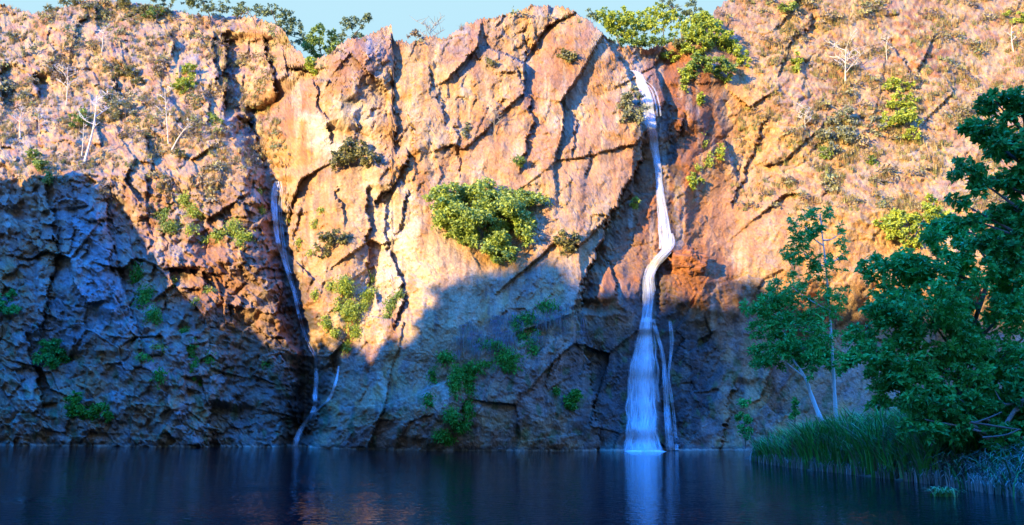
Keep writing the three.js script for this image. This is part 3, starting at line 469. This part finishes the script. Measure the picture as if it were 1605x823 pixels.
plant('broadleaf_tree', 'largest dark leafy tree leaning over the right bank', 'tree', 1500, 700, [[1400, 445, 52, 50, 0], [1462, 410, 62, 46, 1], [1530, 400, 60, 50, 0], [1385, 520, 54, 50, 1], [1450, 500, 66, 60, 2], [1530, 490, 66, 60, 1], [1600, 450, 60, 70, 0], [1360, 575, 44, 30, 1], [1430, 580, 62, 36, 2], [1510, 570, 60, 44, 2], [1590, 560, 60, 60, 1], [1490, 360, 44, 26, -1], [1570, 345, 50, 30, 0], [1660, 500, 60, 90, 0], [1400, 620, 44, 24, 1], [1460, 640, 50, 26, 0], [1540, 630, 60, 34, 0], [1600, 640, 50, 50, 1]], { D: 46, tree: true, pal: 'teal', size: 0.27, dens: 0.95, bark: 'brown', hub: [1500, 600], r: 0.3, clump: 0.24, per: 20, fill: 0.38, long: 2.1, deep: 0.95 });
plant('broadleaf_tree', 'dark tree with open branches filling the top right corner', 'tree', 1650, 640, [[1560, 165, 38, 24], [1600, 160, 30, 30], [1535, 205, 30, 26], [1580, 225, 44, 32], [1510, 270, 26, 22], [1555, 285, 36, 26], [1602, 280, 30, 30], [1500, 318, 22, 15], [1590, 335, 40, 24], [1640, 240, 50, 60], [1515, 345, 24, 14], [1560, 380, 40, 26], [1605, 385, 34, 30]], { D: 38, tree: true, pal: 'dark', size: 0.25, dens: 1.0, bark: 'brown', hub: [1640, 330], r: 0.28, clump: 0.34, long: 1.9, fill: 0.6 });
plant('broadleaf_tree', 'low dark tree in the shade at the right frame edge', 'tree', 1580, 740, [[1560, 620, 50, 26], [1610, 630, 46, 40], [1500, 630, 50, 24], [1440, 625, 40, 20], [1640, 580, 50, 50], [1450, 665, 40, 24], [1520, 672, 46, 28], [1585, 690, 46, 34], [1640, 690, 50, 60]], { D: 43, tree: true, pal: 'dark', size: 0.28, dens: 0.75, bark: 'grey', hub: [1575, 670], r: 0.2, clump: 0.34 });
plant('slope_tree', 'sunlit yellow-green tree behind the dark trees on the right', 'tree', 1430, 400, [[1440, 335, 36, 22], [1400, 352, 30, 22], [1470, 345, 30, 22], [1420, 372, 34, 20], [1465, 318, 22, 12]], { tree: true, pal: 'lime', size: 0.34, dens: 0.9, bark: 'grey', r: 0.16 });
plant('sapling', 'small upright sapling at the water edge left of the reeds', 'shrub', 1168, 700, [[1168, 632, 8, 10], [1166, 655, 11, 14], [1170, 676, 10, 12]], { D: 72, pal: 'teal', size: 0.25, dens: 2.2, r: 0.05 });
plant('sapling', 'thin young shrub poking above the left end of the reeds', 'shrub', 1246, 668, [[1246, 634, 6, 9], [1244, 648, 8, 8]], { D: 62, pal: 'teal', size: 0.2, dens: 2.4, r: 0.04 });
for (const [label, pts, r0, r1, bark] of [
  ['grey leaning dead trunk standing in the undergrowth under the largest tree', [[1462, 700, 45], [1457, 660, 45], [1448, 618, 45.4]], 0.13, 0.09, 'grey'],
  ['short fallen branch, topmost of three crossed ones at the far right', [[1525, 664, 36], [1550, 655, 36], [1570, 646, 36.2]], 0.045, 0.02, 'brown'],
  ['longest of three crossed fallen branches in the far right undergrowth', [[1522, 662, 36], [1560, 668, 36], [1600, 674, 36.2]], 0.05, 0.03, 'brown'],
  ['lowest of three crossed fallen branches at the far right', [[1540, 686, 35.5], [1575, 682, 35.5], [1598, 673, 35.8]], 0.04, 0.025, 'brown'],
]) { const p = pts.map(([x, y, d]) => at(x, y, d)), b = p[0].clone(), m = mesh('dead_branch', limb(p.map((q) => q.clone().sub(b)), r0, r1, 7), BARK[bark]); m.position.copy(b); tag(m, label, 'dead branch'); }
{ const p = onWater(1480, 778); p.y = 0; const m = mesh('water_plant', blades(90, () => ({ x: gauss() * 0.35, y: 0, z: gauss() * 0.2, h: rr(0.4, 0.9), w: 0.035 }), [[0.08, 0.25, 0.03], [0.2, 0.3, 0.08]], { bend0: 0.5, bend1: 1.2, fall: 0.7 }), leafMat); m.position.copy(p); tag(m, 'small tuft of strap leaves standing in the water at lower right', 'water plant'); }
// ------------------------------------------------------------------ plants on the cliff
const S = (label, bx, by, lumps, pal, o = {}) => plant(o.tree ? 'cliff_tree' : 'shrub', label, o.tree ? 'tree' : 'shrub', bx, by, lumps, { pal, dens: 1.5, size: 0.32, ...o });
S('large spreading green bush in the middle of the cliff face', 775, 400, [[700, 305, 30, 20], [745, 302, 40, 22], [800, 308, 44, 20], [835, 318, 24, 14], [700, 335, 28, 24], [745, 345, 44, 36], [800, 345, 40, 34], [765, 385, 36, 24], [720, 365, 26, 20], [825, 365, 16, 30], [790, 402, 24, 16]], 'bush', { dens: 2.4, size: 0.34, deep: 1.6, r: 0.14, per: 16 });
S('round olive bush on the upper left of the central buttress', 556, 268, [[538, 244, 24, 20], [562, 238, 26, 22], [580, 252, 16, 16], [530, 258, 14, 12]], 'olive');
S('small grey-green bush near the top of the central summit', 893, 100, [[885, 86, 12, 9], [898, 90, 12, 10]], 'olive');
S('tiny bush at a dark crack just above the big bush', 812, 264, [[812, 253, 10, 10]], 'green');
S('grey-green bush overhanging the left lip of the tall waterfall', 1000, 195, [[990, 160, 22, 18], [1000, 180, 20, 16], [985, 182, 14, 12], [996, 145, 14, 12]], 'greygreen', { dens: 1.2 });
S('pale dry bush right of the large spreading bush', 888, 410, [[884, 375, 18, 14], [892, 392, 14, 14], [902, 372, 10, 10]], 'olive', { dens: 1.1 });
S('little bush lit up inside the dark cleft beside the waterfall', 998, 326, [[997, 318, 8, 8]], 'lime');
S('tall yellow-green tree right of the waterfall notch', 1112, 92, [[1108, 42, 36, 22], [1085, 50, 24, 16], [1098, 66, 28, 18], [1130, 58, 26, 18], [1140, 74, 16, 14], [1100, 28, 20, 12]], 'lime', { tree: true, r: 0.14 });
S('bright green tree below the yellow-green one by the notch', 1125, 136, [[1098, 98, 24, 16], [1120, 104, 26, 20], [1132, 122, 16, 12], [1085, 110, 14, 14]], 'green', { tree: true, r: 0.12 });
S('light green bush hanging down the rust wall by the notch', 1075, 140, [[1075, 115, 10, 16], [1072, 132, 8, 10]], 'lime');
S('sparse ferny growth high on the ochre wall right of the waterfall', 1098, 165, [[1098, 155, 6, 14]], 'lime', { dens: 1.8 });
S('broad pale green tree at the head of the waterfall notch', 975, 84, [[958, 34, 28, 18], [985, 46, 30, 20], [1004, 28, 26, 16], [944, 22, 16, 10], [975, 20, 24, 12], [1015, 50, 20, 14]], 'lime', { D: 106, tree: true, r: 0.13 });
S('dark green bush low at the head of the waterfall notch', 978, 84, [[962, 62, 18, 12], [988, 66, 24, 12], [1014, 64, 18, 11], [1040, 66, 18, 10]], 'green', { D: 104 });
S('tall thin-stemmed tree standing over the notch centre', 1040, 82, [[1040, 18, 30, 16], [1030, 40, 24, 14], [1058, 34, 22, 16], [1020, 20, 18, 12], [1066, 54, 18, 12]], 'lime', { D: 110, tree: true, r: 0.12, dens: 1.0 });
S('distant trees rising behind the notch', 1070, 60, [[1070, 12, 30, 12], [1048, 4, 20, 10], [1086, 26, 18, 12]], 'ridge', { D: 122, tree: true, dens: 1.0 });
S('small yellow bush on the rim right of the notch stream', 1046, 96, [[1042, 86, 12, 8]], 'lime');
S('dark small bush on the right rim above the rust wall', 1062, 78, [[1065, 66, 14, 9]], 'olive');
S('green bush at the top edge near the right slope', 1236, 26, [[1235, 12, 14, 10]], 'green');
S('narrow green bush below the top edge of the right slope', 1248, 114, [[1250, 92, 12, 14], [1246, 108, 8, 8]], 'lime', { dens: 1.1 });
S('grey-green tree on the left of the two right-slope trees', 1305, 245, [[1318, 185, 26, 18], [1305, 208, 26, 20], [1328, 210, 18, 18], [1300, 236, 18, 14]], 'greygreen', { tree: true, dens: 1.3, r: 0.13 });
S('dark green base bush under the grey-green slope tree', 1298, 250, [[1294, 238, 12, 10]], 'green');
S('yellow-green tree with drooping crown high on the right slope', 1415, 222, [[1405, 132, 30, 14], [1412, 160, 26, 20], [1420, 190, 26, 22], [1395, 190, 16, 20], [1432, 210, 16, 12]], 'lime', { tree: true, dens: 1.1, r: 0.13 });
S('faint olive scrub tree left of the drooping slope tree', 1372, 214, [[1372, 200, 18, 16]], 'greygreen', { dens: 0.9 });
S('bush below the twin trees on the right slope', 1368, 262, [[1366, 252, 12, 8]], 'green', { dens: 1.2 });
S('olive bush at the upper right corner of the slope', 1595, 40, [[1590, 28, 20, 14]], 'lime', { dens: 1.0 });
S('bright green tree on the left hillside', 290, 165, [[294, 112, 18, 16], [288, 135, 18, 18], [300, 128, 10, 14]], 'lime', { tree: true, r: 0.1 });
S('grey leafy shrub beside the white trunk on the left hillside', 192, 196, [[176, 160, 22, 16], [196, 172, 24, 20], [214, 182, 16, 12]], 'greygreen', { dens: 1.2 });
S('dark olive shrub uphill of the grey leafy shrub', 205, 140, [[200, 112, 20, 14], [214, 126, 14, 12]], 'olive');
S('green shrub left of the white trunk', 124, 210, [[124, 190, 16, 16], [132, 176, 10, 10]], 'green', { dens: 1.1 });
S('green tuft on the rim of the shaded left buttress', 66, 285, [[55, 246, 16, 14], [64, 264, 16, 14], [74, 278, 10, 10]], 'green');
S('grey shrub at the far left of the hillside', 26, 70, [[26, 58, 22, 12], [44, 80, 18, 12]], 'greygreen', { dens: 1.0 });
S('dry shrub on the upper left hillside slope', 100, 100, [[100, 84, 26, 12]], 'dry', { dens: 1.0 });
S('olive tree at the top of the left hillside', 205, 40, [[190, 10, 32, 16], [215, 20, 26, 18], [236, 6, 24, 14], [172, 24, 18, 12], [255, 16, 18, 12]], 'olive', { tree: true, r: 0.13, dens: 1.3 });
S('dark green shrub beside the olive hilltop tree', 238, 44, [[236, 26, 14, 14], [250, 18, 16, 12]], 'green');
S('grey twiggy shrub in the middle of the left hillside', 100, 145, [[96, 122, 28, 16], [118, 112, 18, 12]], 'dry', { dens: 1.0 });
S('rounded grey shrub left of the bright green hillside tree', 256, 130, [[254, 108, 20, 16]], 'dry', { dens: 1.1 });
S('olive shrub on the ledge below the leaning trunk', 282, 250, [[282, 242, 12, 9]], 'olive');
S('bright yellow bush at the notch beside the left rock tower', 490, 118, [[486, 100, 10, 12], [494, 112, 8, 8]], 'lime');
S('green tree behind the left rock tower', 505, 100, [[500, 60, 24, 20], [520, 68, 20, 18], [486, 72, 18, 20], [534, 80, 14, 12], [508, 84, 22, 14]], 'green', { D: 112, tree: true, dens: 1.2 });
S('bluish leafy tree on the skyline left of the tower', 450, 70, [[426, 16, 24, 12], [448, 30, 22, 16], [464, 48, 18, 16], [478, 66, 14, 14], [440, 44, 16, 12]], 'ridge', { D: 116, tree: true, dens: 1.0 });
S('bluish twin-crowned tree alone on the skyline', 560, 70, [[550, 36, 15, 16], [573, 34, 13, 15], [560, 54, 16, 12], [538, 56, 10, 10]], 'ridge', { D: 112, tree: true, dens: 1.0 });
S('hazy tree at the left skyline gap', 400, 34, [[386, 12, 20, 11], [408, 18, 16, 10], [370, 18, 14, 8]], 'ridge', { D: 118, tree: true, dens: 0.9 });
S('blue-green tree over the top left skyline', 330, 30, [[318, 2, 28, 14], [350, 10, 20, 10], [285, 0, 22, 12], [330, 16, 18, 8]], 'ridge', { D: 124, tree: true, dens: 1.0 });
S('tiny tree on the skyline right of the summit', 925, 40, [[925, 22, 8, 9], [932, 30, 6, 6]], 'ridge', { D: 106, dens: 1.2 });
S('green bush lying in the shade at the left frame edge', 12, 500, [[10, 472, 20, 18], [18, 488, 14, 10]], 'dark', { dens: 1.6 });
S('left bush of the green pair at the foot of the left buttress', 122, 662, [[122, 632, 20, 14], [112, 646, 12, 12], [132, 648, 12, 12]], 'moss', { dens: 2 });
S('right bush of the green pair at the foot of the left buttress', 166, 668, [[162, 640, 18, 9], [150, 650, 12, 8], [170, 652, 8, 8]], 'moss', { dens: 2 });
S('dark shrub in the shaded hollow above the green pair', 88, 570, [[82, 546, 24, 18], [70, 566, 18, 16], [96, 560, 16, 12]], 'dark', { dens: 1.4 });
S('small green bush on the dark rock left of the waterfall foot', 896, 646, [[898, 622, 12, 10], [892, 636, 10, 9]], 'moss', { dens: 2 });
S('tiny green plant higher left of the small rock bush', 871, 622, [[871, 615, 6, 6]], 'moss', { dens: 2 });
S('dry brown bush above the fern strip on the pale wall', 520, 400, [[512, 380, 18, 20], [530, 372, 20, 16], [506, 398, 12, 14]], 'olive', { dens: 1.0 });
S('small dry tuft on the massif below the skyline', 772, 110, [[772, 98, 9, 9]], 'olive', { dens: 1.0 });
S('grey-green tuft left of the vertical crack', 730, 215, [[730, 204, 8, 14]], 'greygreen', { dens: 1.0 });
S('little sunny bush on the red ledge right of the tall waterfall', 1132, 250, [[1130, 238, 9, 14]], 'lime', { dens: 1.3 });
S('fresh green clump on the ochre wall beside the waterfall', 1092, 295, [[1092, 280, 12, 13], [1086, 290, 6, 8]], 'lime', { dens: 1.4 });
S('grey shrub on the skyline shelf left of the summit', 655, 62, [[648, 54, 10, 8]], 'dry', { dens: 1.1 });
S('yellow-green scrub filling the rim above the rust wall', 1082, 84, [[1078, 76, 16, 10], [1092, 84, 12, 8], [1060, 92, 10, 6]], 'lime');
S('mixed green scrub on the slope right of the notch trees', 1158, 92, [[1152, 82, 16, 14], [1166, 96, 12, 12], [1148, 104, 12, 8]], 'lime', { dens: 1.2 });
S('olive thicket at the far top left of the hillside', 120, 12, [[110, 4, 26, 10], [140, 10, 20, 10], [80, 14, 18, 8]], 'olive', { dens: 1.2 });
S('pale green shrubs clustered at the left edge mid-slope', 20, 160, [[14, 140, 22, 14], [36, 152, 16, 12]], 'greygreen', { dens: 1.1 });
S('small lime bush on the ledge left of the gully', 388, 385, [[388, 374, 10, 9], [378, 382, 8, 7]], 'lime');
S('green shrub on the gully shoulder below the left tower', 345, 200, [[340, 190, 14, 10], [330, 182, 10, 8]], 'green', { dens: 1.2 });
// ferns and moss that hug the rock
const Fn = (label, lumps, pal, o = {}) => plant('fern_patch', label, 'ferns', lumps[0][0], lumps[0][1], lumps, { flat: 0.8, pal, dens: 2.2, size: 0.27, per: 9, clump: 0.55, fill: 0.75, droop: -0.5, long: 2.6, ...o });
Fn('bright fern strip hanging down the left side of the pale cave', [[540, 450, 14, 22], [548, 490, 16, 26], [560, 520, 14, 14], [545, 540, 10, 14]], 'lime');
Fn('bright fern patch under the white rock column', [[582, 440, 14, 12], [570, 480, 9, 26], [580, 462, 10, 16]], 'lime');
Fn('dark green ferns tucked in the pale cave mouth', [[616, 478, 12, 18], [626, 462, 6, 14], [610, 495, 10, 8]], 'green');
Fn('green ferns on the lower lip of the fern strip', [[512, 505, 8, 14], [525, 520, 8, 10], [495, 460, 8, 10]], 'lime');
Fn('ferns on the brown ledges of the left cliff, upper clump', [[292, 312, 12, 16], [305, 335, 14, 18], [300, 360, 10, 12]], 'lime', { dens: 1.8 });
Fn('dark fern bank left of the upper clump', [[262, 338, 16, 18], [268, 355, 16, 12]], 'green', { dens: 2 });
Fn('ferns on the brown ledges of the left cliff, right clump', [[365, 358, 14, 16], [380, 370, 12, 12], [345, 368, 14, 10], [320, 378, 16, 9]], 'lime', { dens: 1.8 });
Fn('shaded fern curtain on the edge of the left buttress', [[228, 470, 14, 26], [240, 495, 12, 16], [215, 430, 10, 24]], 'moss', { dens: 2 });
Fn('fern streak running down right of the left buttress', [[300, 545, 8, 20], [305, 575, 6, 20], [290, 520, 8, 12], [312, 600, 5, 14]], 'moss', { dens: 1.6 });
Fn('scattered ferns along the shadow edge on the left cliff', [[270, 440, 14, 8], [310, 470, 12, 8], [330, 455, 10, 8], [250, 545, 16, 8]], 'lime', { dens: 1.0 });
Fn('hanging moss curtain on the buttress below the big bush', [[715, 600, 11, 34], [708, 650, 12, 16], [690, 680, 14, 10]], 'moss', { dens: 2.2 });
Fn('ferns on the shaded ledge across the central buttress', [[745, 575, 26, 12], [795, 560, 22, 16], [820, 530, 12, 22], [700, 560, 14, 12], [680, 590, 8, 20], [672, 630, 8, 14]], 'moss', { dens: 1.8 });
Fn('mossy patch beneath the dry grass right of the buttress', [[828, 500, 12, 14], [860, 480, 16, 12], [840, 520, 8, 10]], 'moss', { dens: 1.6 });
Fn('yellow ferns in the wet seam right of the waterfall', [[1102, 225, 6, 20], [1110, 250, 8, 14], [1094, 262, 8, 10]], 'lime', { dens: 1.2 });
Fn('long moss streak hanging in the middle of the shaded buttress', [[735, 600, 9, 30], [732, 640, 10, 26], [722, 668, 14, 10], [700, 688, 14, 7]], 'moss');
Fn('grassy moss on the shaded slope below the dry hanging grass', [[770, 540, 20, 10], [800, 575, 22, 9], [835, 545, 9, 18], [810, 510, 10, 16], [760, 570, 16, 8]], 'moss', { dens: 1.6 });
Fn('green growth on both sides of the small waterfall gully', [[410, 330, 6, 16], [405, 300, 6, 12], [455, 345, 7, 12], [470, 380, 8, 12]], 'lime', { dens: 1.6 });
Fn('lime ferns sprinkled over the pale wall right of the gully', [[495, 350, 8, 10], [505, 330, 8, 8], [488, 395, 9, 8], [520, 450, 8, 14], [530, 480, 8, 16]], 'lime', { dens: 1.6 });
Fn('mossy seams on the shaded rock left of the small waterfall', [[250, 590, 8, 16], [225, 560, 12, 8], [330, 560, 8, 14], [420, 570, 10, 8]], 'moss', { dens: 1.4 });
Fn('green tuft of ferns at the base of the gully', [[545, 545, 8, 12]], 'lime', { dens: 2 });
// leafless pale trees
bareTree('white-trunked tree with two stems on the left hillside', 133, 250, 152, 150, 26, { r: 0.16, bark: 'white', n: 6, from: 0.45 });
bareTree('thin pale stem just left of the white-trunked tree', 128, 245, 131, 192, 8, { r: 0.08, bark: 'pale', n: 3 });
bareTree('thick bent pale stem leaning right on the left hillside ledge', 268, 235, 300, 190, 14, { r: 0.13, n: 4, from: 0.6 });
bareTree('tall thin pale tree in the middle of the left hillside', 264, 222, 258, 138, 16, { r: 0.08, n: 6 });
bareTree('pale spindly tree on the far left hillside', 104, 165, 106, 105, 26, { r: 0.09, n: 8 });
bareTree('small bleached tree at the left edge of the hillside', 32, 215, 36, 165, 14, { r: 0.08, n: 5 });
bareTree('bleached sapling right of the edge tree', 62, 212, 60, 170, 12, { r: 0.06, n: 5 });
bareTree('pale forked tree high on the left hillside', 160, 78, 162, 45, 14, { r: 0.08, n: 6 });
bareTree('bare grey tree on the skyline above the central massif', 672, 105, 674, 40, 26, { r: 0.1, bark: 'grey', n: 10, from: 0.45, D: 103 });
bareTree('wide pale dead tree on the right slope', 1325, 128, 1326, 74, 34, { r: 0.12, n: 10, from: 0.25 });
bareTree('dead sapling below the top edge of the right slope', 1390, 92, 1392, 55, 14, { r: 0.06, n: 6 });
bareTree('straight pale stem near the upper right corner', 1588, 78, 1586, 40, 10, { r: 0.1, n: 4 });
bareTree('small grey dead bush on the bare massif', 775, 205, 778, 165, 16, { r: 0.05, bark: 'grey', n: 8, from: 0.2 });
bareTree('low dead shrub left of the right-slope trees', 1262, 200, 1264, 170, 16, { r: 0.05, n: 7, from: 0.2 });
// ------------------------------------------------------------------ dry grass and scrub on the slopes (uncountable)
{
  const tufts = blades(26, () => ({ x: gauss() * 0.16, y: -0.1, z: gauss() * 0.16, h: 0.62, w: 0.022 }), [[1, 1, 1]], { bend0: 0.2, bend1: 0.9, fall: 0.3 });
  const ball = leaves([[V(0, 0.3, 0), 0.55, 0.42, 0.55]], 40, 0.24, [[0.7, 0.7, 0.7], [1, 1, 1]], V(0, 0, 0), { clump: 0.5, per: 6, fill: 0.5 });
  const spots = (n, want, sMin, sMax, pals) => {
    const list = []; let tries = 0;
    while (list.length < n && tries++ < n * 30) {
      const px = rr(-150, 1760), py = rr(-120, 330); if (py < skyline(px) + 3) continue;
      const D = surf(px, py); let d = want(px, py); if (rnd() > d) continue;
      const p = at(px, py, D - 0.02), c = pals[Math.floor(rnd() * pals.length)], s = rr(sMin, sMax), g = rr(0.75, 1.2);
      list.push([p, s, c.map((x) => x * g)]);
    }
    return list;
  };
  const scatter = (name, geo, list, label, cat) => {
    const m = new THREE.InstancedMesh(geo, leafMat, list.length), q = new THREE.Object3D(); m.name = name;
    list.forEach(([p, s, c], i) => { q.position.copy(p); q.scale.setScalar(s); q.rotation.y = rnd() * 7; q.updateMatrix(); m.setMatrixAt(i, q.matrix); m.setColorAt(i, new THREE.Color().setRGB(...c)); });
    tag(m, label, cat, null, 'stuff');
  };
  const hillMask = (px, py) => { const e = (px < 470 ? 1 : 0.15); return zones.hill * sm(-0.25, 0.3, fbm(px * 0.012, py * 0.02, 3, n2b)) + (py < skyline(px) + 22 ? 0.35 * e : 0); };
  scatter('dry_grass', tufts, spots(6500, hillMask, 0.7, 1.7, [[0.44, 0.32, 0.13], [0.48, 0.37, 0.18], [0.36, 0.24, 0.11], [0.28, 0.27, 0.09]]), 'straw coloured dry grass covering the upper slopes', 'grass');
  scatter('scrub', ball, spots(1300, (x, y) => hillMask(x, y) * sm(0.0, 0.35, fbm(x * 0.02 + 60, y * 0.03, 3)), 0.4, 1.8, [[0.42, 0.34, 0.16], [0.38, 0.36, 0.15], [0.28, 0.32, 0.12], [0.46, 0.36, 0.20], [0.26, 0.18, 0.10]]), 'low grey-brown scrub scattered over the upper slopes', 'scrub');
  const hang = []; for (let k = 0; k < 420; k++) { const px = rr(715, 915), py = lowEdge(px) + rr(-8, 42); if (n2(px * 0.03, py * 0.03) < -0.3) continue; hang.push([at(px, py, surf(px, py) - 0.05), rr(0.8, 1.6), [0.36, 0.32, 0.27].map((x) => x * rr(0.7, 1.2))]); }
  const strands = blades(16, () => ({ x: gauss() * 0.3, y: 0, z: 0.1, h: 0.6, w: 0.018 }), [[1, 1, 1]], { bend0: 0.4, bend1: 0.8, fall: 2.2 });
  scatter('hanging_grass', strands, hang, 'dry grass hanging over the top of the shaded buttress', 'grass');
}
renderer.render(scene, camera);
